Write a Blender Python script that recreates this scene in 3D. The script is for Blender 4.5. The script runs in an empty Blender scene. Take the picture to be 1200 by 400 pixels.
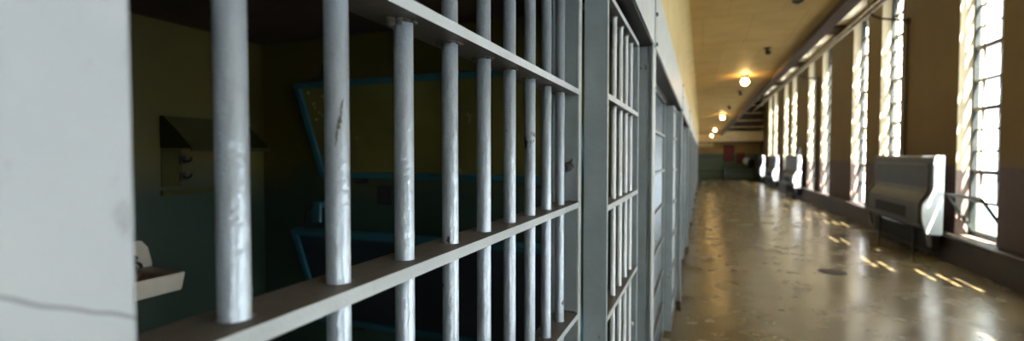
import bpy, math, random
from mathutils import Vector, Matrix
random.seed(7)
PI = math.pi
C = bpy.context.scene.collection
K = 0.852            # overall scale from drawing units to metres
S = 1.257            # the window wall and the floor were measured in units of their own
ALL = []

# ------------------------------------------------------------------ helpers
def lin(r, g, b):
    f = lambda c: (c/255/12.92 if c/255 <= .04045 else ((c/255+.055)/1.055)**2.4)
    return (f(r), f(g), f(b), 1)

class MB:
    """collects simple shapes and links them as one mesh object"""
    def __init__(s, k=1.0): s.v = []; s.f = []; s.m = []; s.sm = []; s.k = k
    def add(s, vs, fs, mi=0, smooth=False):
        b = len(s.v); s.v += [(x*s.k, y*s.k, z*s.k) for x, y, z in vs]
        for f in fs: s.f.append([b+i for i in f]); s.m.append(mi); s.sm.append(smooth)
    def box(s, x0, x1, y0, y1, z0, z1, mi=0, bev=0.0):
        if bev <= 0:
            s.add([(x0,y0,z0),(x1,y0,z0),(x1,y1,z0),(x0,y1,z0),(x0,y0,z1),(x1,y0,z1),(x1,y1,z1),(x0,y1,z1)],
                  [(0,3,2,1),(4,5,6,7),(0,1,5,4),(1,2,6,5),(2,3,7,6),(3,0,4,7)], mi); return
        # chamfered box: 24 vertices
        b = bev; vs = []; idx = {}
        X, Y, Z = (x0, x1), (y0, y1), (z0, z1)
        for i in (0,1):
            for j in (0,1):
                for k in (0,1):
                    sx, sy, sz = (b if i == 0 else -b), (b if j == 0 else -b), (b if k == 0 else -b)
                    for a, p in (('x',(X[i],Y[j]+sy,Z[k]+sz)),('y',(X[i]+sx,Y[j],Z[k]+sz)),('z',(X[i]+sx,Y[j]+sy,Z[k]))):
                        idx[(i,j,k,a)] = len(vs); vs.append(p)
        fs = []
        for a in 'xyz':
            for t in (0,1):
                q = []
                for u, w in ((0,0),(1,0),(1,1),(0,1)):
                    c = {'x':(t,u,w),'y':(u,t,w),'z':(u,w,t)}[a]; q.append(idx[c+(a,)])
                fs.append(q)
        for i in (0,1):
            for j in (0,1):
                fs.append([idx[(i,j,0,'x')],idx[(i,j,0,'y')],idx[(i,j,1,'y')],idx[(i,j,1,'x')]])
                fs.append([idx[(i,0,j,'x')],idx[(i,0,j,'z')],idx[(i,1,j,'z')],idx[(i,1,j,'x')]])
                fs.append([idx[(0,i,j,'y')],idx[(0,i,j,'z')],idx[(1,i,j,'z')],idx[(1,i,j,'y')]])
                for k in (0,1): fs.append([idx[(i,j,k,'x')],idx[(i,j,k,'y')],idx[(i,j,k,'z')]])
        s.add(vs, fs, mi)
    def tube(s, p0, p1, r, n=16, mi=0, r1=None, caps=True):
        p0, p1 = Vector(p0), Vector(p1); r1 = r if r1 is None else r1
        d = (p1-p0).normalized(); a = d.orthogonal().normalized(); b = d.cross(a)
        vs = []
        for p, rr in ((p0,r),(p1,r1)):
            for i in range(n):
                t = 2*PI*i/n; vs.append(tuple(p + a*rr*math.cos(t) + b*rr*math.sin(t)))
        s.add(vs, [(i,(i+1)%n,n+(i+1)%n,n+i) for i in range(n)], mi, True)
        if caps: s.add(vs, [tuple(range(n))[::-1], tuple(range(n,2*n))], mi)
    def path(s, pts, r, n=10, mi=0):
        """a swept tube along a polyline with shared rings"""
        pts = [Vector(p) for p in pts]; vs = []; ref = None
        for i, p in enumerate(pts):
            d = (pts[min(i+1,len(pts)-1)] - pts[max(i-1,0)]).normalized()
            a = (ref - d*ref.dot(d)).normalized() if ref else d.orthogonal().normalized(); ref = a
            b = d.cross(a)
            for j in range(n):
                t = 2*PI*j/n; vs.append(tuple(p + a*r*math.cos(t) + b*r*math.sin(t)))
        m = len(pts)
        fs = [(i*n+j, i*n+(j+1)%n, (i+1)*n+(j+1)%n, (i+1)*n+j) for i in range(m-1) for j in range(n)]
        s.add(vs, fs, mi, True); s.add(vs, [tuple(range(n))[::-1], tuple(range((m-1)*n, m*n))], mi)
    def prism(s, poly, y0, y1, mi=0, axis='y', smooth=False):
        """poly in (x,z) swept along y (axis y), in (y,z) along x, or in (x,y) along z"""
        n = len(poly)
        P = {'y': lambda a,b,t:(a,t,b), 'x': lambda a,b,t:(t,a,b), 'z': lambda a,b,t:(a,b,t)}[axis]
        vs = [P(a,b,y0) for a,b in poly] + [P(a,b,y1) for a,b in poly]
        s.add(vs, [(i,(i+1)%n,n+(i+1)%n,n+i) for i in range(n)], mi, smooth)
        s.add(vs, [tuple(range(n))[::-1], tuple(range(n,2*n))], mi)
    def ball(s, c, r, n=16, m=10, mi=0, sc=(1,1,1), jit=0.0):
        vs = []; fs = []
        for i in range(m+1):
            for j in range(n):
                t = PI*i/m; q = 2*PI*j/n; rr = r*(1+random.uniform(-jit,jit))
                vs.append((c[0]+sc[0]*rr*math.sin(t)*math.cos(q), c[1]+sc[1]*rr*math.sin(t)*math.sin(q), c[2]+sc[2]*rr*math.cos(t)))
        for i in range(m):
            for j in range(n): fs.append((i*n+j,(i+1)*n+j,(i+1)*n+(j+1)%n,i*n+(j+1)%n))
        s.add(vs, fs, mi, True)
    def ring(s, c, R, r, n=20, m=8, jit=0.0, mi=0, sq=1.0, axis='z', stretch=1.0):
        vs = []
        for i in range(n):
            rr = r*(1+random.uniform(-jit,jit)); RR = R*(1+random.uniform(-jit,jit)*.12)
            for j in range(m):
                t = 2*PI*i/n; q = 2*PI*j/m
                u, v, w = (RR+rr*math.cos(q))*math.cos(t)*stretch, (RR+rr*math.cos(q))*math.sin(t), rr*math.sin(q)*sq
                vs.append({'z':(c[0]+u,c[1]+v,c[2]+w),'x':(c[0]+w,c[1]+v,c[2]+u),'y':(c[0]+v,c[1]+w,c[2]+u)}[axis])
        s.add(vs, [(i*m+j,((i+1)%n)*m+j,((i+1)%n)*m+(j+1)%m,i*m+(j+1)%m) for i in range(n) for j in range(m)], mi, True)
    def plate(s, x0, x1, y0, y1, z0, z1, xc, ys, r, mi=0):
        """a flat bar lying level, with a round hole for every bar that passes through it"""
        edges = [y0] + [(ys[i]+ys[i+1])/2 for i in range(len(ys)-1)] + [y1]
        for q, yc in enumerate(ys):
            ya, yb = edges[q], edges[q+1]
            ang = sorted([2*PI*i/24 for i in range(24)] + [math.atan2(yy-yc, xx-xc) % (2*PI) for xx in (x0,x1) for yy in (ya,yb)])
            outer = []; inner = []
            for t in ang:
                c, w = math.cos(t), math.sin(t); L = []
                if c > 1e-9: L.append((x1-xc)/c)
                if c < -1e-9: L.append((x0-xc)/c)
                if w > 1e-9: L.append((yb-yc)/w)
                if w < -1e-9: L.append((ya-yc)/w)
                L = min(L); outer.append((xc+L*c, yc+L*w)); inner.append((xc+r*c, yc+r*w))
            n = len(ang)
            vs = [(a,b,z1) for a,b in outer]+[(a,b,z1) for a,b in inner]+[(a,b,z0) for a,b in outer]+[(a,b,z0) for a,b in inner]
            fs = []; tops_unders = []
            for i in range(n):
                j = (i+1) % n
                tops_unders += [(i,j,n+j,n+i), (2*n+j,2*n+i,3*n+i,3*n+j)]; fs += [(n+i,n+j,3*n+j,3*n+i)]
                (a,b),(c,d) = outer[i], outer[j]
                side = (abs(a-x0)<1e-7 and abs(c-x0)<1e-7) or (abs(a-x1)<1e-7 and abs(c-x1)<1e-7)
                end = (abs(b-ya)<1e-7 and abs(d-ya)<1e-7 and q == 0) or (abs(b-yb)<1e-7 and abs(d-yb)<1e-7 and q == len(ys)-1)
                if side or end: fs.append((j,i,2*n+i,2*n+j))
            s.add(vs, fs, mi); s.add(vs, tops_unders, mi+1)
    def build(s, name, mats, parent=None, flip=False):
        me = bpy.data.meshes.new(name); me.from_pydata(s.v, [], s.f)
        for m in (mats if isinstance(mats, (list, tuple)) else [mats]): me.materials.append(m)
        me.polygons.foreach_set('material_index', s.m); me.polygons.foreach_set('use_smooth', s.sm)
        me.update()
        import bmesh
        bm = bmesh.new(); bm.from_mesh(me)
        bmesh.ops.remove_doubles(bm, verts=bm.verts, dist=1e-6)
        bmesh.ops.recalc_face_normals(bm, faces=bm.faces)
        bm.to_mesh(me); bm.free()
        o = bpy.data.objects.new(name, me); C.objects.link(o); ALL.append(o)
        if parent: o.parent = parent
        return o

def tag(o, label=None, cat=None, group=None, kind=None):
    if label: o['label'] = label
    if cat: o['category'] = cat
    if group: o['group'] = group
    if kind: o['kind'] = kind
    return o
def thing(name, label, cat, loc=(0,0,0), group=None, kind=None):
    o = bpy.data.objects.new(name, None); C.objects.link(o); o.location = loc; ALL.append(o)
    o.empty_display_size = .1
    return tag(o, label, cat, group, kind)
def copy_tree(o, parent=None):
    c = o.copy(); C.objects.link(c); c.parent = parent; ALL.append(c)
    for ch in list(o.children): copy_tree(ch, c)
    return c

# ------------------------------------------------------------------ materials
def mat(name):
    m = bpy.data.materials.new(name); m.use_nodes = True
    nt = m.node_tree; b = nt.nodes['Principled BSDF']
    return m, nt, b
def N(nt, t, **kw):
    n = nt.nodes.new(t)
    for k, v in kw.items():
        if k in n.inputs: n.inputs[k].default_value = v
        else: setattr(n, k, v)
    return n
def ramp(nt, fac, stops):
    r = N(nt, 'ShaderNodeValToRGB'); e = r.color_ramp.elements
    while len(e) < len(stops): e.new(.5)
    for i, (p, c) in enumerate(stops): e[i].position = p; e[i].color = c
    nt.links.new(fac, r.inputs['Fac']); return r.outputs['Color']
def mix(nt, fac, a, b, mode='MIX'):
    n = nt.nodes.new('ShaderNodeMix'); n.data_type = 'RGBA'; n.blend_type = mode
    for k, v in ((0,fac),(6,a),(7,b)):
        if hasattr(v, 'is_output'): nt.links.new(v, n.inputs[k])
        else: n.inputs[k].default_value = v
    return n.outputs[2]
def coords(nt, world=False):
    return N(nt, 'ShaderNodeNewGeometry').outputs['Position'] if world else N(nt, 'ShaderNodeTexCoord').outputs['Object']
def noise(nt, co, scale, detail=4, rough=.55, stretch=None):
    if stretch:
        mp = N(nt, 'ShaderNodeMapping'); mp.inputs['Scale'].default_value = stretch
        nt.links.new(co, mp.inputs['Vector']); co = mp.outputs['Vector']
    n = N(nt, 'ShaderNodeTexNoise', Scale=scale, Detail=detail, Roughness=rough)
    nt.links.new(co, n.inputs['Vector']); return n.outputs['Fac']
def bump(nt, b, h, strength, dist):
    n = N(nt, 'ShaderNodeBump', Strength=strength, Distance=dist)
    nt.links.new(h, n.inputs['Height']); nt.links.new(n.outputs['Normal'], b.inputs['Normal'])
    return n
def plain(name, col, rough=.5, metal=0.0, var=.15, scale=8, bmp=0.0, spec=.5, bdist=.004):
    m, nt, b = mat(name); co = coords(nt)
    n = noise(nt, co, scale)
    lo = tuple(c*(1-var) for c in col[:3])+(1,); hi = tuple(min(1,c*(1+var)) for c in col[:3])+(1,)
    nt.links.new(ramp(nt, n, [(.3,lo),(.7,hi)]), b.inputs['Base Color'])
    b.inputs['Roughness'].default_value = rough; b.inputs['Metallic'].default_value = metal
    b.inputs['Specular IOR Level'].default_value = spec
    if bmp: bump(nt, b, noise(nt, co, scale*6, 3), bmp, bdist)
    return m
def paint_metal(name, col, chips=.66, rough=.36, bs=.5, lump=70, metal=0.0):
    """thick glossy brushed-on paint over steel: lumps, runs, small chips and rust"""
    m, nt, b = mat(name); co = coords(nt)
    n1 = noise(nt, co, 9, 5); lo = tuple(c*.86 for c in col[:3])+(1,); hi = tuple(c*1.08 for c in col[:3])+(1,)
    c = ramp(nt, n1, [(.3,lo),(.7,hi)])
    chip = noise(nt, co, 55, 6, .7, (1,1,.55))
    area = noise(nt, co, 4.5, 3)
    mul = N(nt, 'ShaderNodeMath', operation='MULTIPLY'); nt.links.new(chip, mul.inputs[0]); nt.links.new(area, mul.inputs[1])
    f = ramp(nt, mul.outputs[0], [(chips*.62,(0,0,0,1)),(chips*.66,(1,1,1,1))])
    c = mix(nt, f, c, lin(58,50,44))
    nt.links.new(c, b.inputs['Base Color'])
    b.inputs['Roughness'].default_value = rough; b.inputs['Specular IOR Level'].default_value = .5; b.inputs['Metallic'].default_value = metal
    h1 = noise(nt, co, lump, 3, .5, (1,1,1.1)); h2 = noise(nt, co, 260, 2)
    a = N(nt, 'ShaderNodeMath', operation='MULTIPLY_ADD'); nt.links.new(h2, a.inputs[0]); a.inputs[1].default_value = .35; nt.links.new(h1, a.inputs[2])
    bump(nt, b, a.outputs[0], bs, .0035)
    return m
def two_tone(name, hi_col, lo_col, z, hi_rough=.7, lo_rough=.45, var=.14, soft=.01, blur=.004):
    """wall paint in two colours that meet at the height z (metres)"""
    m, nt, b = mat(name); p = coords(nt, True)
    sp = N(nt, 'ShaderNodeSeparateXYZ'); nt.links.new(p, sp.inputs[0])
    w = noise(nt, p, 2.2, 3)
    a = N(nt, 'ShaderNodeMath', operation='MULTIPLY_ADD'); nt.links.new(w, a.inputs[0]); a.inputs[1].default_value = soft; nt.links.new(sp.outputs['Z'], a.inputs[2])
    g = N(nt, 'ShaderNodeMath', operation='SUBTRACT'); nt.links.new(a.outputs[0], g.inputs[0]); g.inputs[1].default_value = z+soft*.5
    g2 = N(nt, 'ShaderNodeMath', operation='MULTIPLY', use_clamp=True); nt.links.new(g.outputs[0], g2.inputs[0]); g2.inputs[1].default_value = 1/blur; g = g2
    n = noise(nt, p, 1.7, 6, .6)
    def vr(c): return ramp(nt, n, [(.3,tuple(x*(1-var) for x in c[:3])+(1,)),(.7,tuple(min(1,x*(1+var)) for x in c[:3])+(1,))])
    c = mix(nt, g.outputs[0], vr(lo_col), vr(hi_col))
    dirt = noise(nt, p, 6, 7, .7)
    c = mix(nt, ramp(nt, dirt, [(.60,(0,0,0,1)),(.74,(.5,.5,.5,1))]), c, lin(52,42,28))
    nt.links.new(c, b.inputs['Base Color'])
    b.inputs['Roughness'].default_value = hi_rough
    bump(nt, b, noise(nt, p, 18, 5), .35, .006)
    return m
def emit(name, col, strength):
    m = bpy.data.materials.new(name); m.use_nodes = True; nt = m.node_tree; nt.nodes.clear()
    o = N(nt, 'ShaderNodeOutputMaterial'); e = N(nt, 'ShaderNodeEmission'); e.inputs[0].default_value = col; e.inputs[1].default_value = strength
    nt.links.new(e.outputs[0], o.inputs[0]); return m

M = {}
M['bar'] = paint_metal('blue_grey_bar_paint', lin(166,178,188), .58, .30, .5, metal=.45)
M['door_bar'] = paint_metal('pale_door_bar_paint', lin(226,232,234), .72, .30, .6)
M['flat'] = paint_metal('blue_grey_flat_paint', lin(138,150,153), .60, .36, .35, 45)
M['lock'] = paint_metal('pale_lock_box_paint', lin(172,178,176), .76, .42, .25, 30)
M['flat_pale'] = paint_metal('rail_edge_paint', lin(160,167,168), .72, .40, .4, 40)
M['rail_wear_shade'] = paint_metal('worn_shaded_rail_paint', lin(86,80,70), .62, .5, .4, 40)  # worn tops; the same dark tone paints shade onto the undersides
M['weld'] = plain('weld_bead', lin(92,90,84), .5, 0, .5, 120, .8)
M['rust'] = plain('rusty_foot', lin(58,40,30), .8, 0, .4, 40, .5)
M['dark_iron'] = plain('dark_iron', lin(34,32,32), .5, .3, .3, 20)
# pillar: pale painted masonry with scuffs and one hairline crack
def pillar_mat():
    m, nt, b = mat('pale_pillar_paint'); co = coords(nt)
    n = noise(nt, co, 5, 5); c = ramp(nt, n, [(.3,lin(148,156,162)),(.7,lin(168,174,176))])
    d = noise(nt, co, 26, 4, .6, (1,1,.6)); c = mix(nt, ramp(nt, d, [(.60,(0,0,0,1)),(.72,(.7,.7,.7,1))]), c, lin(112,116,116))
    sp = N(nt, 'ShaderNodeSeparateXYZ'); nt.links.new(co, sp.inputs[0])
    w = noise(nt, co, 14, 3)
    a = N(nt, 'ShaderNodeMath', operation='MULTIPLY_ADD'); nt.links.new(w, a.inputs[0]); a.inputs[1].default_value = .014
    y_ = N(nt, 'ShaderNodeMath', operation='MULTIPLY_ADD'); nt.links.new(sp.outputs['Y'], y_.inputs[0]); y_.inputs[1].default_value = .45; nt.links.new(sp.outputs['Z'], y_.inputs[2]); nt.links.new(y_.outputs[0], a.inputs[2])
    k = N(nt, 'ShaderNodeMath', operation='COMPARE'); nt.links.new(a.outputs[0], k.inputs[0]); k.inputs[1].default_value = 1.746*K+.007; k.inputs[2].default_value = .0011
    c = mix(nt, k.outputs[0], c, lin(120,126,128))
    nt.links.new(c, b.inputs['Base Color']); b.inputs['Roughness'].default_value = .55
    bump(nt, b, noise(nt, co, 30, 5), .4, .004); return m
M['pillar'] = pillar_mat()
M['stucco'] = plain('cream_stucco', lin(196,176,122), .8, 0, .08, 3, .3)
# walkway soffit: cream board with wide faint seams
def soffit():
    m, nt, b = mat('cream_soffit'); p = coords(nt, True)
    n = noise(nt, p, 2.5, 6, .6); c = ramp(nt, n, [(.3,lin(172,140,76)),(.7,lin(192,160,94))])
    br = N(nt, 'ShaderNodeTexBrick'); br.offset = .5
    br.inputs['Scale'].default_value = 1.0; br.inputs['Brick Width'].default_value = .42; br.inputs['Row Height'].default_value = 1.6
    br.inputs['Mortar Size'].default_value = .004; br.inputs['Mortar Smooth'].default_value = .5
    br.inputs['Color1'].default_value = (1,1,1,1); br.inputs['Color2'].default_value = (.9,.9,.88,1); br.inputs['Mortar'].default_value = (.72,.7,.66,1)
    nt.links.new(p, br.inputs['Vector'])
    c = mix(nt, 1.0, c, br.outputs['Color'], 'MULTIPLY')
    nt.links.new(c, b.inputs['Base Color']); b.inputs['Roughness'].default_value = .6
    bump(nt, b, noise(nt, p, 9, 4), .2, .01); return m
M['soffit'] = soffit()
M['cream'] = plain('cream_ceiling_paint', lin(236,226,196), .7, 0, .06, 3)
M['beam'] = plain('brown_beam', lin(74,56,44), .6, 0, .25, 9, .2)
M['right'] = two_tone('ochre_over_mauve_paint', lin(98,76,25), lin(76,57,51), 1.26*S*K)
M['reveal'] = two_tone('daylit_reveal_paint', lin(176,162,132), lin(120,102,92), 1.2*S*K, var=.06)  # wall paint lightened: window daylight on the reveals is in the colour
M['ledge'] = plain('brown_ledge', lin(50,38,30), .5, 0, .3, 6, .3)
M['cell'] = two_tone('olive_over_teal_paint', lin(82,76,24), lin(30,52,42), 1.5*K, .6, .5, .12, .35, .22)
M['cell_ceiling'] = plain('brown_cell_ceiling', lin(62,46,30), .8, 0, .3, 3)
M['end'] = two_tone('tan_over_green_paint', lin(176,140,74), lin(98,116,88), 1.5*S*K, soft=.02)
M['plum'] = plain('plum_grey_wall', lin(70,58,60), .8, 0, .3, 1.5)
M['teal'] = plain('teal_bunk_frame', lin(26,78,92), .4, 0, .2, 12, .3)
M['navy'] = plain('navy_bunk_sheet', lin(20,27,36), .5, 0, .3, 5, .2)
def bunk_sheet():
    m, nt, b = mat('olive_bunk_sheet'); co = coords(nt)
    n = noise(nt, co, 5, 5); c = ramp(nt, n, [(.3,lin(78,74,30)),(.7,lin(94,90,38))])
    d = noise(nt, co, 13, 5, .6, (1,1,.5)); c = mix(nt, ramp(nt, d, [(.68,(0,0,0,1)),(.72,(.8,.8,.8,1))]), c, lin(140,128,92))
    nt.links.new(c, b.inputs['Base Color']); b.inputs['Roughness'].default_value = .5; return m
M['bunk'] = bunk_sheet()
M['shelf'] = plain('olive_shelf_steel', lin(50,50,18), .65, 0, .2, 9, spec=.25)
M['plate'] = plain('olive_hook_plate', lin(60,60,22), .7, 0, .15, 9, spec=.2)
M['fleck'] = plain('cream_paint_fleck', lin(190,178,110), .6)
M['porcelain'] = plain('worn_white_porcelain', lin(196,190,176), .3, 0, .12, 7)
M['stain'] = plain('rust_stained_porcelain', lin(112,88,66), .4, 0, .35, 6)
M['chrome'] = plain('tarnished_tap', lin(70,66,60), .3, .8, .3, 20)
M['steel_dark'] = plain('shaded_gunmetal_paint', lin(64,66,64), .42, .1, .2, 4, .25)  # grey darkened in the colour for a front that gets little light
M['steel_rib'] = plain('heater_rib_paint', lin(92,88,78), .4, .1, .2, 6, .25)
M['steel_sunlit'] = plain('sunlit_heater_side', lin(226,232,236), .3, .1, .08, 5)  # near white, with the daylight on the side put into its colour
M['black'] = plain('matt_black', lin(18,18,18), .7)
M['sash'] = plain('dark_sash_steel', lin(44,46,44), .5, .2, .3, 9)
M['pipe'] = plain('grey_pipe_paint', lin(120,110,92), .45, .1, .25, 7, .2)
M['bracket'] = plain('dark_bracket', lin(52,42,30), .6)
M['red'] = plain('dark_red_board', lin(122,30,26), .6, 0, .2, 5)
M['green'] = plain('grey_green_cabinet', lin(86,104,88), .5, 0, .15, 4)
M['pale_board'] = plain('pale_board', lin(214,192,140), .6, 0, .08, 3)
M['white'] = plain('white_enamel', lin(232,232,226), .4, 0, .05, 5)
M['bulb'] = emit('warm_lamp_glow', (1.0,.62,.24,1), 90)
# frosted, sunlit pane: lets the sun scatter through, with emission added for the sky's glow
def frosted():
    m = bpy.data.materials.new('frosted_daylit_glass'); m.use_nodes = True; nt = m.node_tree; nt.nodes.clear()
    o = N(nt, 'ShaderNodeOutputMaterial'); t = N(nt, 'ShaderNodeBsdfTranslucent'); t.inputs[0].default_value = (.85,.87,.88,1)
    e = N(nt, 'ShaderNodeEmission'); e.inputs[0].default_value = (.86,.95,1.0,1); e.inputs[1].default_value = WIN
    g = N(nt, 'ShaderNodeBsdfGlossy'); g.inputs['Roughness'].default_value = .2
    p = coords(nt, True); w = noise(nt, p, 7, 3)
    nt.links.new(mix(nt, ramp(nt, w, [(.4,(0,0,0,1)),(.62,(1,1,1,1))]), (.70,.78,.82,1), (1,1,1,1)), e.inputs[0])
    a = N(nt, 'ShaderNodeAddShader'); nt.links.new(t.outputs[0], a.inputs[0]); nt.links.new(e.outputs[0], a.inputs[1])
    x = N(nt, 'ShaderNodeMixShader'); x.inputs[0].default_value = .06; nt.links.new(a.outputs[0], x.inputs[1]); nt.links.new(g.outputs[0], x.inputs[2])
    nt.links.new(x.outputs[0], o.inputs[0]); return m
WIN = 4.2
M['frost'] = frosted()
def clear_glass(name, col):
    m = bpy.data.materials.new(name); m.use_nodes = True; nt = m.node_tree; nt.nodes.clear()
    o = N(nt, 'ShaderNodeOutputMaterial'); t = N(nt, 'ShaderNodeBsdfTransparent'); t.inputs[0].default_value = col
    g = N(nt, 'ShaderNodeBsdfGlossy'); g.inputs['Roughness'].default_value = .05
    x = N(nt, 'ShaderNodeMixShader'); x.inputs[0].default_value = .08; nt.links.new(t.outputs[0], x.inputs[1]); nt.links.new(g.outputs[0], x.inputs[2])
    nt.links.new(x.outputs[0], o.inputs[0]); return m
M['clear'] = clear_glass('clear_glass', (.95,.97,.97,1))
M['dusty'] = clear_glass('dusty_green_glass', (.84,.9,.88,1))
# polished old concrete
def floor_mat():
    m, nt, b = mat('polished_concrete'); p = coords(nt, True)
    n = noise(nt, p, .8, 6, .55); c = ramp(nt, n, [(.25,lin(78,67,44)),(.5,lin(97,84,57)),(.75,lin(116,102,72))])
    d = noise(nt, p, 2.2, 5, .55, (1,.6,1)); c = mix(nt, ramp(nt, d, [(.54,(0,0,0,1)),(.70,(.85,.85,.85,1))]), c, lin(52,43,29))
    e = noise(nt, p, 5, 4, .5, (1,.5,1)); c = mix(nt, ramp(nt, e, [(.62,(0,0,0,1)),(.78,(.4,.4,.4,1))]), c, lin(50,40,27))
    br = N(nt, 'ShaderNodeTexBrick'); br.offset = 0
    br.inputs['Scale'].default_value = 1; br.inputs['Brick Width'].default_value = 60; br.inputs['Row Height'].default_value = 7.1
    br.inputs['Mortar Size'].default_value = .012; br.inputs['Color1'].default_value = br.inputs['Color2'].default_value = (1,1,1,1); br.inputs['Mortar'].default_value = (.45,.42,.38,1)
    mp = N(nt, 'ShaderNodeMapping'); mp.inputs['Location'].default_value = (30,-.92,0); nt.links.new(p, mp.inputs['Vector']); nt.links.new(mp.outputs[0], br.inputs['Vector'])
    c = mix(nt, 1.0, c, br.outputs['Color'], 'MULTIPLY')
    nt.links.new(c, b.inputs['Base Color'])
    r = ramp(nt, noise(nt, p, 2.3, 6, .65), [(.3,(.16,)*3+(1,)),(.7,(.32,)*3+(1,))]); nt.links.new(r, b.inputs['Roughness'])
    b.inputs['Specular IOR Level'].default_value = .55
    h = noise(nt, p, 2.6, 5, .6); bump(nt, b, h, .08, .02); return m
M['floor'] = floor_mat()

# ------------------------------------------------------------------ the setting
PITCH, NC = 3.55, 10          # cell pitch and count
YB, YE = -7.0, 38.8           # ends of the corridor
Z_CEIL, Z_CELL, Z_HEAD0, Z_HEAD1 = 3.22, 2.44, 2.272, 2.58
XR = 3.15*S

b = MB(); b.box(-2.7, XR+.4, YB-.2, YE+.2, -.15, 0)
tag(b.build('floor', M['floor']), 'polished brown concrete floor of the corridor and cells', 'floor', kind='structure')

b = MB(); b.box(-.5, 1.26, YB, 37.3, Z_CEIL, Z_CEIL+.14); b.box(1.20, 1.27, YB, 37.3, Z_CEIL-.075, Z_CEIL, 1); b.box(1.26, 1.32, YB, 37.3, Z_CEIL-.075, Z_CEIL+.2, 1)
tag(b.build('ceiling_walkway', [M['soffit'], M['beam']]), 'cream underside of the upper walkway with a dark edge beam', 'ceiling', kind='structure')
zu = 4.50*S
b = MB(); b.box(-.6, 3.45*S, YB-.2, YE+.2, zu, zu+.10)
for k in range(-2, 7):
    yb_ = (14.0+4.85*(k-2))*S
    if YB < yb_ < YE: b.box(1.8*S, XR, yb_-.35*S, yb_+.35*S, zu-.10, zu, 1)
b.box(1.8*S, XR, YB, YE, zu-.02, zu, 0)
tag(b.build('ceiling_upper', [M['cream'], M['beam']]), 'high cream ceiling with brown cross beams above the tall windows', 'ceiling', kind='structure')

# left side: stucco above the lock boxes, with a small cove at the ceiling
b = MB()
cove = [(-.5,Z_HEAD1+.035),(-.226,Z_HEAD1+.035)]
for i in range(7):
    t = PI/2*i/6; cove.append((-.222+.10-.10*math.cos(t), Z_CEIL-.10+.10*math.sin(t)))
cove.append((-.5,Z_CEIL)); b.prism(cove, YB, YE)
b.box(-.6, -.5, YB, YE, Z_CELL, zu)
tag(b.build('wall_left_upper', M['stucco']), 'cream stucco band above the row of lock boxes', 'wall', kind='structure')
b = MB(); b.box(-.43, -.33, YB, -1.4, 0, Z_CELL)
tag(b.build('wall_left_rear', M['pillar']), 'pale wall running on before the first cell', 'wall', kind='structure')
for k in range(NC):
    b = MB(); b.box(-.43, -.33, -1.15 if k else -1.4, .199, 0, Z_CELL, bev=.004)
    o = b.build('wall_left_pillar', M['pillar']); o.location = (0,PITCH*k,0)
    tag(o, ['pale blue-white painted pillar with scuffs beside the first bars',
            'second pale pillar, hidden behind the post after the first cell door'][k] if k < 2 else 'pale pillar between cells, number %d along the row of fronts' % (k+1), 'wall', kind='structure')
# cell shell: back, ceiling, dividing walls
b = MB(); b.box(-2.64, -2.54, -1.5, YE, 0, Z_CELL)
tag(b.build('wall_cell_back', M['cell']), 'dark olive and teal back wall of the cells', 'wall', kind='structure')
b = MB(); b.box(-2.64, -.4, -1.5, YE, Z_CELL, Z_CELL+.12)
tag(b.build('ceiling_cell', M['cell_ceiling']), 'low brown ceiling inside the cells', 'ceiling', kind='structure')
for k in range(-1, NC):
    b = MB(); b.box(-2.54, -.44, 2.262, 2.40, 0, Z_CELL); b.box(-.44, -.345, 2.30, 2.40, 0, Z_CELL)
    o = b.build('wall_cell_side', M['cell']); o.location = (0,PITCH*k,0)
    tag(o, 'side wall of the first cell that carries the folded bunks' if k == 0 else 'dark dividing wall between cells, number %d along the row' % (k+2), 'wall', kind='structure')

# right side: piers, sills and heads around the tall windows
WY = sorted([5.3+4.85*k for k in range(-2,5)] + [7.15+4.85*k for k in range(-2,5)])
WW, WZ0, WZ1, XG = 1.0, .36, 4.35, 3.33
b = MB(S); x0, x1 = 3.15, 3.45
yb_, ye_ = YB/S-.1, YE/S+.1
edges = [yb_]
for y in WY: edges += [y, y+WW]
edges.append(ye_)
def quad(vs, mi): b.add(vs, [(0,1,2,3)], mi)
for i in range(0, len(edges), 2): b.box(x0, x1, edges[i], edges[i+1], 0, zu/S)
for y in WY:
    b.box(x0, x1, y, y+WW, 0, WZ0-.03); b.box(x0, x1, y, y+WW, WZ1+.02, zu/S)
tag(b.build('wall_right', M['right']), 'ochre over mauve corridor wall pierced by tall windows', 'wall', kind='structure')
b = MB(S); b.prism([(3.02,0),(3.02,.315),(3.0,.335),(3.0,.345),(3.02,.352),(3.15,.352),(3.15,0)], yb_, ye_)
tag(b.build('baseboard_right', M['ledge']), 'dark brown ledge along the foot of the window wall', 'ledge', kind='structure')

ROWS = [(.37,.80,'h'),(.80,1.175,'r'),(1.175,2.0,'g'),(2.0,2.36,'r'),(2.36,2.77,'r'),(2.77,3.58,'g'),(3.58,3.97,'r'),(3.97,4.33,'r')]
YC = .80          # the clear strip of each row starts here
def window_frame_mb():
    m = MB(S)
    t = .03
    m.box(XG-.03, XG+.03, 0, t, .34, WZ1+.02); m.box(XG-.03, XG+.03, WW-t, WW, .34, WZ1+.02)
    m.box(XG-.03, XG+.03, 0, WW, WZ1-.01, WZ1+.02); m.box(XG-.03, XG+.03, 0, WW, .34, .375)
    for z0, z1, q in ROWS[1:]: m.box(XG-.02, XG+.02, t, WW-t, z0-.017, z0+.017)
    return m
def sash_mb(z0, z1, q):
    m = MB(S); t = .03
    if q == 'g':
        for i in (1,2): z = z0+(z1-z0)*i/3; m.box(XG-.012, XG+.012, t, WW-t, z-.014, z+.014)
        m.box(XG-.022, XG+.012, t, WW-t, z0+.017, z0+.035); m.box(XG-.022, XG+.012, t, WW-t, z1-.035, z1-.017)
    for y in (.415, YC): m.box(XG-.012, XG+.012, y-.013, y+.013, z0+.017, z1-.017)
    return m
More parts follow.
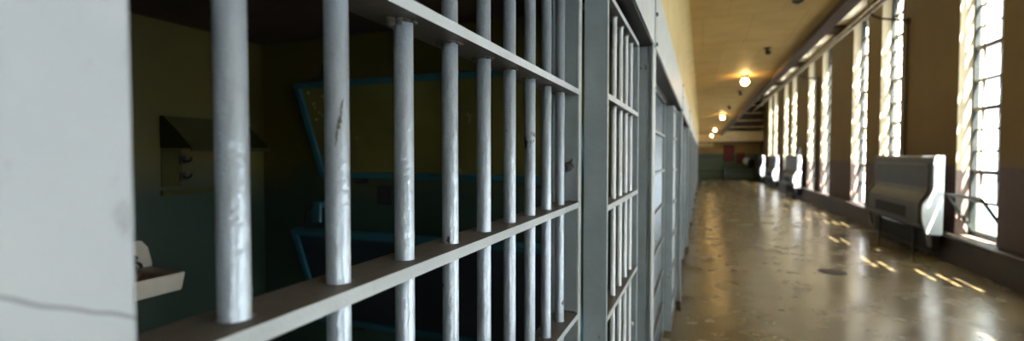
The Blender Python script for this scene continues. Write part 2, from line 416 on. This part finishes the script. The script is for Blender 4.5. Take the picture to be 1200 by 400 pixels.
def frost_mb(hopper_open):
    m = MB(S)
    for z0, z1, q in ROWS:
        if q == 'h' and hopper_open: continue
        n = 3 if q == 'g' else 1
        for i in range(n):
            a, c = z0+(z1-z0)*i/n+.012, z0+(z1-z0)*(i+1)/n-.012
            if q == 'r': c -= .145
            elif q == 'g' and i == 2: c -= .145      # these gaps are cut so the sun throws dashes on the floor
            m.box(XG-.004, XG+.004, .03, YC, a, c)
    return m
def clear_mb():
    m = MB(S)
    for z0, z1, q in ROWS[1:]:
        n = 3 if q == 'g' else 1
        for i in range(n):
            a, c = z0+(z1-z0)*i/n+.012, z0+(z1-z0)*(i+1)/n-.012
            m.box(XG-.003, XG+.003, YC, WW-.03, a, c)
    m.box(XG-.003, XG+.003, YC, WW-.03, .38, .79)
    return m
def reveal_mb():
    m = MB(S)
    for y in (0.0, WW-.006): m.box(3.151, 3.45, y, y+.006, WZ0-.03, WZ1+.02)
    m.box(3.151, 3.45, 0, WW, WZ1+.014, WZ1+.02); m.box(3.10, 3.45, .006, WW-.006, WZ0-.03, WZ0-.012)
    return m
def make_window(hopper_open):
    w = thing('window', 'w', 'window', kind='structure')
    reveal_mb().build('window_reveal', M['reveal'], w)
    window_frame_mb().build('window_frame', M['sash'], w)
    for z0, z1, q in ROWS[1 if hopper_open else 0:]: sash_mb(z0, z1, q).build('window_sash', M['sash'], w)
    frost_mb(hopper_open).build('frosted_panes', M['frost'], w)
    clear_mb().build('clear_panes', M['clear'], w) if not hopper_open else None
    return w
proto_w = make_window(False)
used = False
for i, y in enumerate(WY):
    if abs(y-7.15) < .01:
        w = make_window(True)
        clear_mb().build('clear_panes', M['clear'], w)
        # the open hopper sash, hinged at the sill and leaning into the corridor
        a = math.radians(31); L = .60
        def pt(u, v, n=0): return (XG-v*math.sin(a)-n*math.cos(a), u, .385+v*math.cos(a)-n*math.sin(a))
        def slab(m, u0, u1, v0, v1, th=.012):
            m.add([pt(u0,v0,-th),pt(u1,v0,-th),pt(u1,v1,-th),pt(u0,v1,-th),pt(u0,v0,th),pt(u1,v0,th),pt(u1,v1,th),pt(u0,v1,th)],
                  [(0,3,2,1),(4,5,6,7),(0,1,5,4),(1,2,6,5),(2,3,7,6),(3,0,4,7)])
        h = MB(S)
        slab(h,.04,.96,0,.035); slab(h,.04,.96,L-.035,L); slab(h,.04,.078,0,L); slab(h,.922,.96,0,L)
        hs = h.build('hopper_sash', M['sash'], w)
        g = MB(S); slab(g,.075,.925,.025,L-.025,.003); g.build('hopper_pane', M['dusty'], hs)
    elif not used: w = proto_w; used = True
    else: w = copy_tree(proto_w)
    w.name = 'window_%d' % (i+1); w.location = (0, y*S, 0)
    names = {4:'tall window just before the one with an open hopper sash', 5:'tall window with an open hopper sash beside the big grey heater',
             6:'tall narrow window behind the far end of the big grey heater', 7:'second tall narrow window past the big grey heater'}
    w['label'] = names.get(i, 'tall frosted window, number %d along the corridor wall' % (i+1))

# end walls
b = MB(S); b.box(-.5, 3.45, 30.9, 31.05, 0, 2.3); b.box(-.5, 3.45, 30.9, 31.05, 2.3, zu/S, 1)
tag(b.build('wall_end', [M['end'], M['plum']]), 'tan, green and plum wall closing the far end of the corridor', 'wall', kind='structure')
b = MB(); b.box(-.6, XR+.5, YB-.2, YB, 0, zu)
tag(b.build('wall_rear', M['end']), 'wall closing the corridor behind the viewpoint', 'wall', kind='structure')
b = MB(S); b.box(-.22, 3.15, 29.9, 30.9, 2.19, 2.745)
tag(b.build('trim_gallery', M['pale_board']), 'pale cross gallery spanning the far end of the corridor', 'gallery', kind='structure')

# ------------------------------------------------------------------ cell fronts and doors
XC, RB = -.363, .0128
BY = [.292+.1253*i for i in range(9)]
RZ = [2.27,1.949,1.624,1.300,.975,.650,.325]
def bar_mb(x, y, r, z0, z1, n=28):
    m = MB(); m.tube((x,y,z0),(x,y,z1), r, n); return m
def make_front(detail):
    t = thing('cell_front', 'f', 'barred front')
    for y in BY:
        o = bar_mb(XC, y, RB, 0.0, Z_CELL-.002, 32 if detail else 14).build('bar', M['bar'], t)
        if detail and abs(y-BY[1]) < .01:       # the scuff down the second bar
            s = MB()
            for q in range(16):
                f = q/15; a0 = -.08+.6*f+random.uniform(-.05,.05); z = 1.771+.046*f; wd = .13*math.sin(PI*(.12+.8*f))*random.uniform(.5,1.3)
                rr = RB+.0007; h = .0021
                vs = []
                for aa, zz in ((a0-wd,z-h),(a0+wd,z-h),(a0+wd,z+h),(a0-wd,z+h)): vs.append((XC+rr*math.cos(aa-.9), y+rr*math.sin(aa-.9), zz))
                vs += [(XC+(x-XC)*.97, y+(yy-y)*.97, zz) for x, yy, zz in vs]
                s.add(vs, [(0,1,2,3),(7,6,5,4),(0,4,5,1),(1,5,6,2),(2,6,7,3),(3,7,4,0)])
            s.build('scuff', M['weld'], o)
    for z in RZ + [.03]:
        m = MB(); m.plate(-.398, -.329, .1995, 1.378, z-.0155, z, XC+.001, BY, RB+.0022)
        o = m.build('rail', [M['flat_pale'], M['rail_wear_shade']], t)
        if detail and z in (2.27,1.949,1.624):
            for y in BY:
                wb = MB(); wb.ring((XC,y,z-.0165), RB+.002, .0026, 26, 6, .55, 0, .9)
                for q in range(4):
                    a = random.uniform(0,2*PI); wb.ball((XC+(RB+.0065)*math.cos(a), y+(RB+.0065)*math.sin(a), z-.017), random.uniform(.0015,.003), 8, 5, jit=.2)
                if z == 1.949 and abs(y-BY[2]) < .01:
                    wb.ball((XC-.004,y-.021,z-.019), .0062, 10, 7, jit=.12); wb.ball((XC+.008,y-.022,z-.021), .0045, 10, 7, jit=.15)
                wb.build('weld_bead', M['weld'], o)
        if detail:
            wb = MB()
            for q in range(13): wb.ball((-.396+.0052*q, 1.3765+random.uniform(-.001,.0008), z+random.uniform(0,.002)), random.uniform(.0022,.0042), 8, 5, jit=.25)
            wb.build('weld_bead', M['weld'], o)
    m = MB(); m.box(-.41, -.333, 1.376, 1.390, 0, Z_CELL-.002, bev=.0015)
    j = m.build('jamb', M['flat'], t)
    m = MB(); m.box(-.336, -.3265, 1.374, 1.400, 0, Z_CELL-.002, bev=.0025); m.build('jamb_lip', M['lock'], j)
    if detail:   # remains of a torn-off lug on the jamb
        m = MB()
        for q in range(9):
            a = 2*PI*q/9
            m.ball((-.357+.011*math.cos(a)*random.uniform(.5,1.1), 1.368+random.uniform(-.004,.004), 1.728+.013*math.sin(a)*random.uniform(.5,1.1)), random.uniform(.003,.007), 9, 6, jit=.25)
        m.ball((-.357,1.372,1.728), .009, 10, 7, jit=.15)
        m.tube((-.354,1.37,1.734),(-.343,1.352,1.748),.0035,8); m.tube((-.36,1.37,1.72),(-.372,1.355,1.712),.003,8)
        m.build('broken_lug', M['weld'], j)
    return t
XD, RD = -.276, .0085
DY = [1.476]+[1.652+.1352*i for i in range(4)]
DZ = [1.940,1.613,1.284,.955,.625,.295]
def make_door(detail):
    t = thing('cell_door', 'd', 'cell door')
    for y in DY: bar_mb(XD, y, RD, .06, 2.222, 24 if detail else 12).build('bar', M['door_bar'], t)
    for z in [2.238]+DZ+[.08]:
        m = MB(); m.plate(-.300, -.253, 1.426, 2.136, z-.017, z, XD, DY, RD+.0018)
        o = m.build('rail', [M['flat_pale'], M['rail_wear_shade']], t)
        if detail and z > 1.5:
            for y in DY:
                wb = MB(); wb.ring((XD,y,z-.018), RD+.0018, .0025, 18, 6, .55); wb.build('weld_bead', M['lock'], o)
    for ya, yb in ((1.412,1.427),(2.134,2.148)):
        m = MB(); m.box(-.3234 if ya < 2 else -.31, -.2532, ya, yb, .03, 2.24, bev=.0018); s = m.build('stile', M['flat'], t)
        if ya > 2:
            k = MB()
            for z in (1.03,): k.ball((-.275,2.128,z), .011, 12, 8, sc=(1,.8,1)); k.tube((-.275,2.134,z),(-.275,2.126,z),.006,10)
            k.build('rivet', M['lock'], s)
    return t
def make_post():
    t = thing('door_post', 'p', 'post')
    m = MB(); m.box(-.335, -.236, 2.35, 2.46, .07, Z_HEAD0, bev=.002); m.build('post_web', M['flat'], t)
    m = MB(); m.box(-.2345, -.224, 2.352, 2.458, .07, Z_HEAD0, bev=.003); m.build('post_groove', M['bar'], t)
    m = MB(); m.box(-.2225, -.2105, 2.345, 2.465, .05, Z_HEAD0, bev=.003); m.build('post_flange', M['lock'], t)
    m = MB(); m.box(-.345, -.2, 2.338, 2.472, 0, .072, bev=.006); m.build('post_foot', M['rust'], t)
    return t
def make_box():
    t = thing('lock_box', 'l', 'lock box')
    y0, y1 = 2.43-PITCH, 2.36
    m = MB()
    m.box(-.214, -.208, y0, y1, Z_HEAD0, Z_HEAD1, bev=.0015)      # front sheet
    m.box(-.325, -.214, y0, y1, Z_HEAD0+.004, Z_HEAD0+.012)       # underside
    m.box(-.325, -.319, y0, y1, Z_HEAD0+.012, Z_HEAD1); m.box(-.319, -.214, y0, y1, Z_HEAD1-.006, Z_HEAD1)
    m.build('cover', M['lock'], t)
    m = MB(); m.box(-.3, -.2155, y0+.02, y1-.02, Z_HEAD0-.008, Z_HEAD0+.003); m.build('door_track', M['dark_iron'], t)
    m = MB(); m.box(-.218, -.203, 2.355, 2.372, Z_HEAD0-.012, Z_HEAD1+.004, bev=.002); m.box(-.322, -.2075, 2.372, 2.43, Z_HEAD0+.001, Z_HEAD1-.004, bev=.002)
    st = m.build('joint_strip', M['flat'], t)
    for z in (Z_HEAD0+.01, Z_HEAD0+.15, Z_HEAD1-.02):
        bt = MB(); bt.tube((-.2085,2.40,z),(-.199,2.40,z),.010,6); bt.tube((-.199,2.40,z),(-.196,2.40,z),.006,10); bt.build('bolt', M['dark_iron'], st)
    return t
ORD = ['first','second','third','fourth','fifth','sixth','seventh','eighth','ninth','tenth']
def row(make, makers, fmt, group):
    far = None
    for k in range(NC):
        if k == 0: o = make(True) if makers else make()
        elif far is None: far = (make(False) if makers else copy_tree(o)); o = far
        else: o = copy_tree(far)
        o.location = (0,PITCH*k,0); o['label'] = fmt(k); o['group'] = group
row(make_front, True, lambda k: 'blue-grey barred front between the pale pillar and first cell door' if k == 0 else 'blue-grey barred front of the %s cell along the row' % ORD[k], 'barred cell fronts')
row(make_door, True, lambda k: 'barred sliding door of the first cell, wide flat grey stile' if k == 0 else 'barred sliding door of the %s cell along the row' % ORD[k], 'sliding cell doors')
row(make_post, False, lambda k: 'grooved grey steel post right after the first cell door' if k == 0 else 'grooved grey steel post after the %s cell door along the row' % ORD[k], 'posts along the cell row')
row(make_box, False, lambda k: 'long pale lock box above the first cell door' if k == 0 else 'pale lock box above the %s cell door along the row' % ORD[k], 'lock boxes above the doors')

# ------------------------------------------------------------------ inside the first cell
XW = -2.539
t = thing('wall_shelf', 'olive steel wall shelf with sloping ends above the coat hooks', 'shelf', (XW,1.64,1.8))
z0, z1 = 1.800, 1.960
m = MB(); m.box(.001, .006, 0, .46, 0, z1-z0); m.build('back_plate', M['shelf'], t)
m = MB(); m.box(0.006, .23, 0, .46, -.006, 0); m.box(.224, .23, 0, .46, -.02, -.006); m.build('shelf_board', M['shelf'], t)
for y in (0, .452):
    m = MB(); m.prism([(.006,0),(.23,0),(.03,z1-z0),(.006,z1-z0)], y, y+.008); m.build('end_bracket', M['shelf'], t)
for o in t.children: pass
t = thing('coat_hook_rail', 'small steel plate with two dark coat hooks under the shelf', 'coat hooks', (XW,1.643,1.60))
m = MB(); m.box(-.0008, .006, 0, .104, 0, .19, bev=.001); m.build('plate', M['plate'], t)
for z in (.135,.05):
    m = MB(); m.box(.006,.014,.088,.118,z-.022,z+.022); m.path([(.012,.10,z),(.035,.108,z-.010),(.052,.116,z-.004),(.058,.12,z+.014)], .006, 8); m.build('hook', M['dark_iron'], t)
m = MB(); m.box(.001,.016,-.005,.50,-.045,-.018); m.build('wall_strip', M['plate'], t)

t = thing('wall_sink', 'small white porcelain sink on the back wall behind the bars', 'sink', (XW,0,0))
m = MB(); m.prism([(1.06,1.215),(1.06,1.30),(1.09,1.345),(1.53,1.345),(1.558,1.31),(1.575,1.235),(1.575,1.215)], .001, .022, axis='x')
m.build('backsplash', M['porcelain'], t)
m = MB()
ox, oy0, oy1 = .285, 1.05, 1.562; zt, zb = 1.215, 1.128
# rim with a bowl hollowed into it
rim = [(.0,oy0),(ox-.02,oy0),(ox,oy0+.02),(ox,oy1-.02),(ox-.02,oy1),(.0,oy1)]
rim = [(.0,oy0),(ox,oy0),(ox,oy1),(.0,oy1)]
inn = [(.07,oy0+.05),(ox-.03,oy0+.05),(ox-.03,oy1-.06),(.07,oy1-.06)]
low = [(.10,oy0+.10),(ox-.07,oy0+.10),(ox-.07,oy1-.12),(.10,oy1-.12)]
und = [(.02,oy0+.03),(ox-.012,oy0+.02),(ox-.012,oy1-.012),(.02,oy1-.02)]
vs = [(x,y,zt) for x,y in rim]+[(x,y,zt-.006) for x,y in inn]+[(x,y,zb+.005) for x,y in low]+[(x,y,zb) for x,y in und]
fs = []; st = []
for i in range(4):
    j = (i+1)%4; st += [(i,j,4+j,4+i),(4+i,4+j,8+j,8+i)]; fs.append((i,12+i,12+j,j))
st.append((8,9,10,11)); fs.append((15,14,13,12))
m.add(vs, fs); m.add(vs, st, 1); o = m.build('basin', [M['porcelain'], M['stain']], t)
bv = o.modifiers.new('soft_edges','BEVEL'); bv.width = .008; bv.segments = 3; bv.limit_method = 'ANGLE'
m = MB(); m.tube((.05,1.475,1.215),(.05,1.475,1.262),.016,14); m.ball((.05,1.475,1.275),.02,12,8,sc=(1,1,.7)); m.path([(.05,1.475,1.245),(.09,1.47,1.255),(.12,1.465,1.25),(.128,1.463,1.235)],.008,8)
m.build('tap', M['chrome'], t)
m = MB(); m.path([(.14,1.32,1.13),(.14,1.32,1.02),(.12,1.32,.98),(.07,1.32,.97),(.001,1.32,.97)],.018,12); m.build('waste_pipe', M['chrome'], t)

def bunk(name, label, xa, xb, zb, yb, zt, yt, sheet, chain):
    t = thing(name, label, 'bunk', (0,0,0), 'folded bunks in the first cell')
    d = Vector((0,yt-yb,zt-zb)); L = d.length; d.normalize(); n = Vector((0,-d.z,d.y)) # n points to the viewer side
    def P(x, v, w): q = Vector((x,yb,zb)) + d*v + n*w; return (q.x,q.y,q.z)
    def slab(m, x0, x1, v0, v1, w0, w1):
        m.add([P(x0,v0,w0),P(x1,v0,w0),P(x1,v1,w0),P(x0,v1,w0),P(x0,v0,w1),P(x1,v0,w1),P(x1,v1,w1),P(x0,v1,w1)],
              [(0,3,2,1),(4,5,6,7),(0,1,5,4),(1,2,6,5),(2,3,7,6),(3,0,4,7)])
    m = MB(); slab(m, xa+.02, xb-.02, .02, L-.02, -.004, .002); m.build('bed_sheet', sheet, t)
    m = MB(); e = .028
    slab(m, xa, xb, 0, e, -.02, .02); slab(m, xa, xb, L-e, L, -.02, .02); slab(m, xa, xa+e, e, L-e, -.02, .02); slab(m, xb-e, xb, e, L-e, -.02, .02)
    fr = m.build('bed_frame', M['teal'], t)
    if chain:
        h = MB()
        for q in range(16): c = P(xa+.05+random.uniform(0,.11), .10+.40*q/16+random.uniform(-.02,.02), .003); h.ball(c, random.uniform(.004,.007), 8, 5, sc=(1,.5,1))
        h.build('pale_rivet', M['fleck'], t)
    for x in (xa+.25, xb-.25):
        h = MB(); h.tube((x-.04,yb+.012,zb-.012),(x+.04,yb+.012,zb-.012),.014,10); h.box(x-.035,x+.035,yb+.01,2.261,zb-.04,zb+.0); h.build('hinge', M['dark_iron'], fr)
    for x in ((xa+.03, xb-.03) if chain else ()):
        h = MB(); a, c = Vector(P(x,L-.01,.0)), Vector((x-.02,2.25,zt+.11))
        for q in range(9):
            p = a.lerp(c, (q+.5)/9); p.z -= .03*math.sin(PI*(q+.5)/9)
            h.ring(tuple(p), .011, .0035, 12, 6, axis='xy'[q%2], stretch=1.5)
        h.box(x-.04,x+.0,2.235,2.261,zt+.08,zt+.14); h.build('chain', M['dark_iron'], t)
    return t
bunk('folded_bunk', 'upper bunk folded up, olive sheet in a teal frame', -2.04, -.50, 1.64, 2.225, 2.147, 2.03, M['bunk'], True)
bunk('folded_bunk', 'lower bunk folded up, dark navy sheet below the olive one', -2.07, -.50, .80, 2.225, 1.36, 2.03, M['navy'], False)
t = thing('wall_latch', 'short teal latch with a dark strap above the lower bunk', 'latch', (0,0,0))
m = MB(); m.box(-1.99,-1.93,2.08,2.1,1.392,1.50,bev=.004); m.box(-1.99,-1.93,2.1,2.261,1.47,1.50); m.build('latch_bracket', M['teal'], t)
m = MB(); m.path([(-1.975,2.075,1.49),(-2.02,2.08,1.46),(-2.05,2.09,1.40),(-2.055,2.09,1.375)],.009,8); m.build('strap', M['dark_iron'], t)
t = thing('socket_box', 'small black utility socket on the cell wall between the bunks', 'socket', (0,0,0))
m = MB(); m.box(-1.685,-1.585,2.252,2.2615,1.485,1.59,bev=.002); m.build('cover_plate', M['black'], t)
m = MB(); m.box(-1.66,-1.61,2.249,2.2525,1.50,1.53); m.box(-1.66,-1.61,2.249,2.2525,1.545,1.575); m.build('outlet', M['dark_iron'], t)

# ------------------------------------------------------------------ corridor fittings
def lamp(y, label, x):
    t = thing('ceiling_lamp', label, 'lamp', (x,y,0), 'ceiling lamps')
    m = MB(); m.tube((0,0,Z_CEIL-.001),(0,0,Z_CEIL-.012),.07,20); m.tube((0,0,Z_CEIL-.012),(0,0,Z_CEIL-.055),.05,18,r1=.034); m.build('lamp_holder', M['bracket'], t)
    m = MB(); m.ball((0,0,Z_CEIL-.118),.066,20,14,sc=(1,1,1.05)); m.tube((0,0,Z_CEIL-.07),(0,0,Z_CEIL-.05),.03,14); m.build('bulb', M['bulb'], t)
lamp(9.87,'round glowing ceiling lamp, first and largest of the row',.726)
lamp(18.95,'second glowing ceiling lamp down the corridor',.69)
lamp(28.3,'third glowing ceiling lamp down the corridor',.66)
lamp(36.6,'fourth glowing ceiling lamp, deepest in the corridor',.66)
for i, (x, y) in enumerate([(.832,5.298),(.815,7.449),(.8,12.26),(.75,15.9)]):
    t = thing('ceiling_bracket', ['small dark bracket on the soffit, well before the first lamp','small dark bracket on the soffit just before the first lamp',
        'small dark bracket on the soffit just past the first lamp','small dark bracket on the soffit just before the second lamp'][i], 'bracket', (x,y,0), 'dark ceiling brackets')
    m = MB(); m.box(-.045,.045,-.03,.03,Z_CEIL-.015,Z_CEIL,bev=.003); m.build('mounting_plate', M['bracket'], t)
    m = MB()
    if i == 0: m.ball((0,0,Z_CEIL-.018),.03,12,8,sc=(1,1,.5))
    else: m.tube((0,0,Z_CEIL-.015),(0,0,Z_CEIL-.06),.022,14); m.ball((.012,0,Z_CEIL-.07),.034,12,8,sc=(1.1,1,.8))
    m.build('socket_cup', M['bracket'], t)

# heaters between the windows
def make_heater():
    t = thing('wall_heater', 'h', 'heater')
    L = 2.40
    m = MB(S)       # casing with a rounded top front edge
    m.prism([(2.99,1.395),(2.93,1.395),(2.905,1.385),(2.888,1.36),(2.882,1.32),(2.882,.42),(2.99,.42)], .03, L-.03); m.build('casing', M['steel_dark'], t)
    # S-shaped end ribs: straight above, swelling outwards below, curling back to a foot
    out = [(2.99,1.40),(2.93,1.40),(2.90,1.388),(2.883,1.36),(2.876,1.31),(2.876,.95),(2.86,.885),(2.80,.80),(2.768,.75),(2.757,.69),(2.757,.57),(2.775,.47),(2.812,.35),(2.835,.24),(2.845,.17)]
    inn = [(2.885,.17),(2.875,.26),(2.855,.37),(2.82,.48),(2.80,.57),(2.80,.69),(2.81,.73),(2.84,.775),(2.89,.86),(2.908,.94),(2.908,1.31),(2.915,1.345),(2.94,1.368),(2.99,1.368)]
    for y in (0, L-.05):
        m = MB(S); m.prism(out+inn, y+.012, y+.05); m.build('end_rib', M['steel_rib'], t)
    m = MB(S)       # end sheet facing along the corridor, whitened as if sunlit
    m.prism([(x+.006,z-.004) for x,z in out[:-2]] + [(2.84,.335),(2.99,.335)], .0, .012); m.build('side_panel', M['steel_sunlit'], t)
    # raised frame round the recessed front sheet, flaring out over the ribs' swelling
    fr = [(2.872,1.27),(2.872,.95),(2.855,.88),(2.80,.80),(2.772,.74),(2.768,.46)]
    bk = [(x+.014, z+(.012 if i in (2,3) else 0)) for i, (x, z) in enumerate(fr)]
    for y0, y1 in ((.16,.20),(L-.20,L-.16)):
        m = MB(S); m.prism(fr+bk[::-1], y0, y1); m.build('front_frame', M['steel_rib'], t)
    m = MB(S); m.box(2.868,2.884,.16,L-.16,1.255,1.285,bev=.004); m.build('front_frame', M['steel_rib'], t)
    fl = [(2.876,1.26),(2.876,.95),(2.86,.885),(2.806,.805),(2.779,.745),(2.776,.46)]
    m = MB(S); m.prism(fl+[(x+.006,z) for x,z in fl[::-1]], .20, L-.20); m.build('front_sheet', M['steel_dark'], t)
    m = MB(S); m.box(2.770,2.7765,.62,L-.50,.50,.66); m.build('grille_slot', M['black'], t)
    m = MB(S); m.box(2.762,2.80,.0,L,.42,.45,bev=.005); m.box(2.80,2.99,.05,L-.05,.40,.42); m.build('bottom_lip', M['steel_dark'], t)
    for y in (.62, 2.05):
        m = MB(S); m.box(2.87,2.90,y-.015,y+.015,0,.40,bev=.002); m.box(2.86,2.91,y-.03,y+.03,0,.012); m.build('leg', M['sash'], t)
    m = MB(S); m.box(2.90,2.985,.06,L-.06,.10,.33); m.build('under_box', M['black'], t)  # solid black box filling the space beneath the casing
    return t
hp = make_heater()
for i, y in enumerate([8.05,17.9,22.75,27.45]):
    o = hp if i == 0 else copy_tree(hp)
    o.location = (0,y*S,0); o['group'] = 'heaters along the window wall'
    o['label'] = ['big grey wall heater beside the open hopper sash','grey wall heater with a dark box on top','third grey wall heater down the window wall','grey wall heater close to the bars at the corridor end'][i]
t = thing('dark_box', 'dark lidded box standing on the second wall heater', 'box', (2.93*S,18.15*S,1.402*S))
m = MB(); m.box(-.06,.06,-.2,.25,0,.26,bev=.008); m.build('box_body', M['black'], t)
m = MB(); m.box(-.066,.066,-.21,.26,.26,.285,bev=.006); m.build('lid', M['dark_iron'], t)

# pipes
m = MB(S); m.tube((2.62,yb_+.1,3.82),(2.62,29.55,3.82),.045,14)
for y in range(-5,30,5): m.tube((2.62,y,3.82),(2.62,y,4.499),.012,8)
tag(m.build('service_pipe', M['pipe']), 'long grey pipe hung below the high ceiling along the windows', 'pipe')
for y, lb in ((9.85,'thin drop pipe between the open-sash window and the next pair'),(16.42,'thin drop pipe between the second pair of narrow windows')):
    m = MB(S); m.path([(2.62,y,3.772),(2.66,y,3.72),(2.74,y,3.68),(3.06,y,3.62),(3.11,y,3.60),(3.125,y,3.54),(3.125,y,3.45),(3.125,y,.36)],.018,10)
    m.box(3.08,3.149,y-.04,y+.04,3.56,3.64,bev=.005)
    tag(m.build('drop_pipe', M['bracket']), lb, 'pipe', 'drop pipes on the window wall')
t = thing('floor_drain', 'round dark drain cover in the concrete floor', 'drain', (1.474*S,6.783*S,0))
m = MB(); m.tube((0,0,.0),(0,0,.006),.19,32); m.build('drain_rim', M['dark_iron'], t)
m = MB(); m.tube((0,0,.006),(0,0,.009),.165,32); m.build('drain_plate', M['rust'], t)

# far end: bars across the corridor, boards and cabinet behind them
t = thing('bar_screen', 'tall screen of thin bars closing off the corridor end', 'bar screen', (0,29.6*S,0))
n = 30
for i in range(n+1):
    x = -.20+3.33*i/n
    m = MB(S); m.tube((x,0,0),(x,0,2.86*0+ (2.50 if x < 1.1 else 4.48)),.009,8); m.build('bar', M['sash'], t)
for z, xa in ((.5,-.2),(1.3,-.2),(2.1,-.2),(2.95,1.08),(3.3,1.08),(3.7,1.08),(4.1,1.08)):
    m = MB(S); m.box(xa,3.14,-.012,.012,z-.02,z+.02); m.build('rail', M['pale_board'] if z > 2.5 else M['sash'], t)
t = thing('notice_board', 'larger dark red board on the wall at the corridor end', 'board', (1.49*S,30.9*S,1.06*S), 'dark red boards')
m = MB(S); m.box(-.27,.27,-.03,0,0,.90,bev=.01); m.build('board', M['red'], t); m = MB(S); m.box(-.29,.29,-.022,-.001,-.02,.92); m.build('board_frame', M['dark_iron'], t)
t = thing('notice_board', 'smaller dark red board on the wall at the corridor end', 'board', (2.10*S,30.9*S,.95*S), 'dark red boards')
m = MB(S); m.box(-.19,.19,-.03,0,0,.56,bev=.01); m.build('board', M['red'], t); m = MB(S); m.box(-.21,.21,-.022,-.001,-.02,.58); m.build('board_frame', M['dark_iron'], t)
t = thing('header_board', 'pale board under the gallery beside the cell row end', 'board', (.18*S,30.3*S,1.87*S))
m = MB(S); m.box(-.40,.46,-.03,.03,0,.32,bev=.01); m.build('board', M['pale_board'], t)
m = MB(S); m.box(-.3,-.26,-.01,.01,.32,.325); m.box(.3,.34,-.01,.01,.32,.325); m.build('hanger', M['dark_iron'], t)
t = thing('wall_lamp', 'round white globe on the wall beside the smaller red board', 'lamp', (2.40*S,30.9*S,1.07*S))
m = MB(S); m.ball((0,-.2,0),.19,18,12); m.build('globe', M['white'], t); m = MB(S); m.tube((0,0,0),(0,-.06,0),.07,14); m.build('lamp_base', M['dark_iron'], t)
t = thing('desk_cabinet', 'low grey-green cabinet standing at the corridor end', 'cabinet', (2.0*S,30.4*S,0))
m = MB(S); m.box(-.75,.75,-.35,.35,.05,.66,bev=.01); m.build('body', M['green'], t)
m = MB(S); m.box(-.73,.73,-.32,.32,0,.05); m.build('plinth', M['black'], t)
m = MB(S); m.box(-.78,.78,-.38,.38,.66,.70,bev=.008); m.build('top', M['dark_iron'], t)
for x in (-.72,0.02):
    m = MB(S); m.box(x,x+.70,-.365,-.35,.10,.62,bev=.004); d = m.build('door', M['green'], t)
    m = MB(S); m.box(x+.30,x+.40,-.385,-.365,.40,.42); m.build('handle', M['dark_iron'], d)
t = thing('storage_drum', 'black drum on the cabinet below the white globe', 'drum', (2.62*S,30.45*S,.70*S))
m = MB(S); m.tube((0,0,0),(0,0,.42),.17,20); m.build('drum_body', M['black'], t); m = MB(S); m.tube((0,0,.42),(0,0,.45),.175,20); m.build('lid', M['dark_iron'], t)

# ------------------------------------------------------------------ scale to metres
seen = set()
bpy.context.view_layer.update()
for o in ALL:
    o.location = o.location*K
    if o.data and o.data.name not in seen:
        seen.add(o.data.name); o.data.transform(Matrix.Scale(K,4))
    for md in o.modifiers:
        if md.type == 'BEVEL': md.width *= K

# ------------------------------------------------------------------ light, sky, camera
w = bpy.data.worlds.new('sky'); bpy.context.scene.world = w; w.use_nodes = True
bg = w.node_tree.nodes['Background']; bg.inputs[0].default_value = (.88,.96,1,1); bg.inputs[1].default_value = 4.0
su = bpy.data.lights.new('sun','SUN'); su.energy = 150; su.color = (1,.97,.91); su.angle = math.radians(.53)
so = bpy.data.objects.new('sun', su); C.objects.link(so); so.location = (6,-4,9)
so.rotation_euler = Vector((-.285,.41,-.866)).to_track_quat('-Z','Y').to_euler()

f = 570.0
phi = math.radians(21.27); p = math.radians(1.809)
fw = Vector((-math.sin(phi)*math.cos(p), math.cos(phi)*math.cos(p), -math.sin(p)))
cd = bpy.data.cameras.new('camera'); co = bpy.data.objects.new('camera', cd); C.objects.link(co)
co.location = (0,0,1.76*K); co.rotation_euler = fw.to_track_quat('-Z','Y').to_euler()
cd.sensor_width = 36; cd.sensor_fit = 'HORIZONTAL'; cd.lens = f*36/1200
cd.clip_start = .02; cd.clip_end = 200
cd.dof.use_dof = True; cd.dof.focus_distance = .88*K; cd.dof.aperture_fstop = 3.4
sc = bpy.context.scene; sc.camera = co
sc.view_settings.view_transform = 'Standard'; sc.view_settings.look = 'None'; sc.view_settings.gamma = 1
sc.view_settings.use_curve_mapping = False; sc.view_settings.exposure = -.22
try:
    sc.cycles.use_denoising = True; sc.cycles.max_bounces = 10; sc.cycles.diffuse_bounces = 6; sc.cycles.sample_clamp_indirect = 8
except Exception: pass
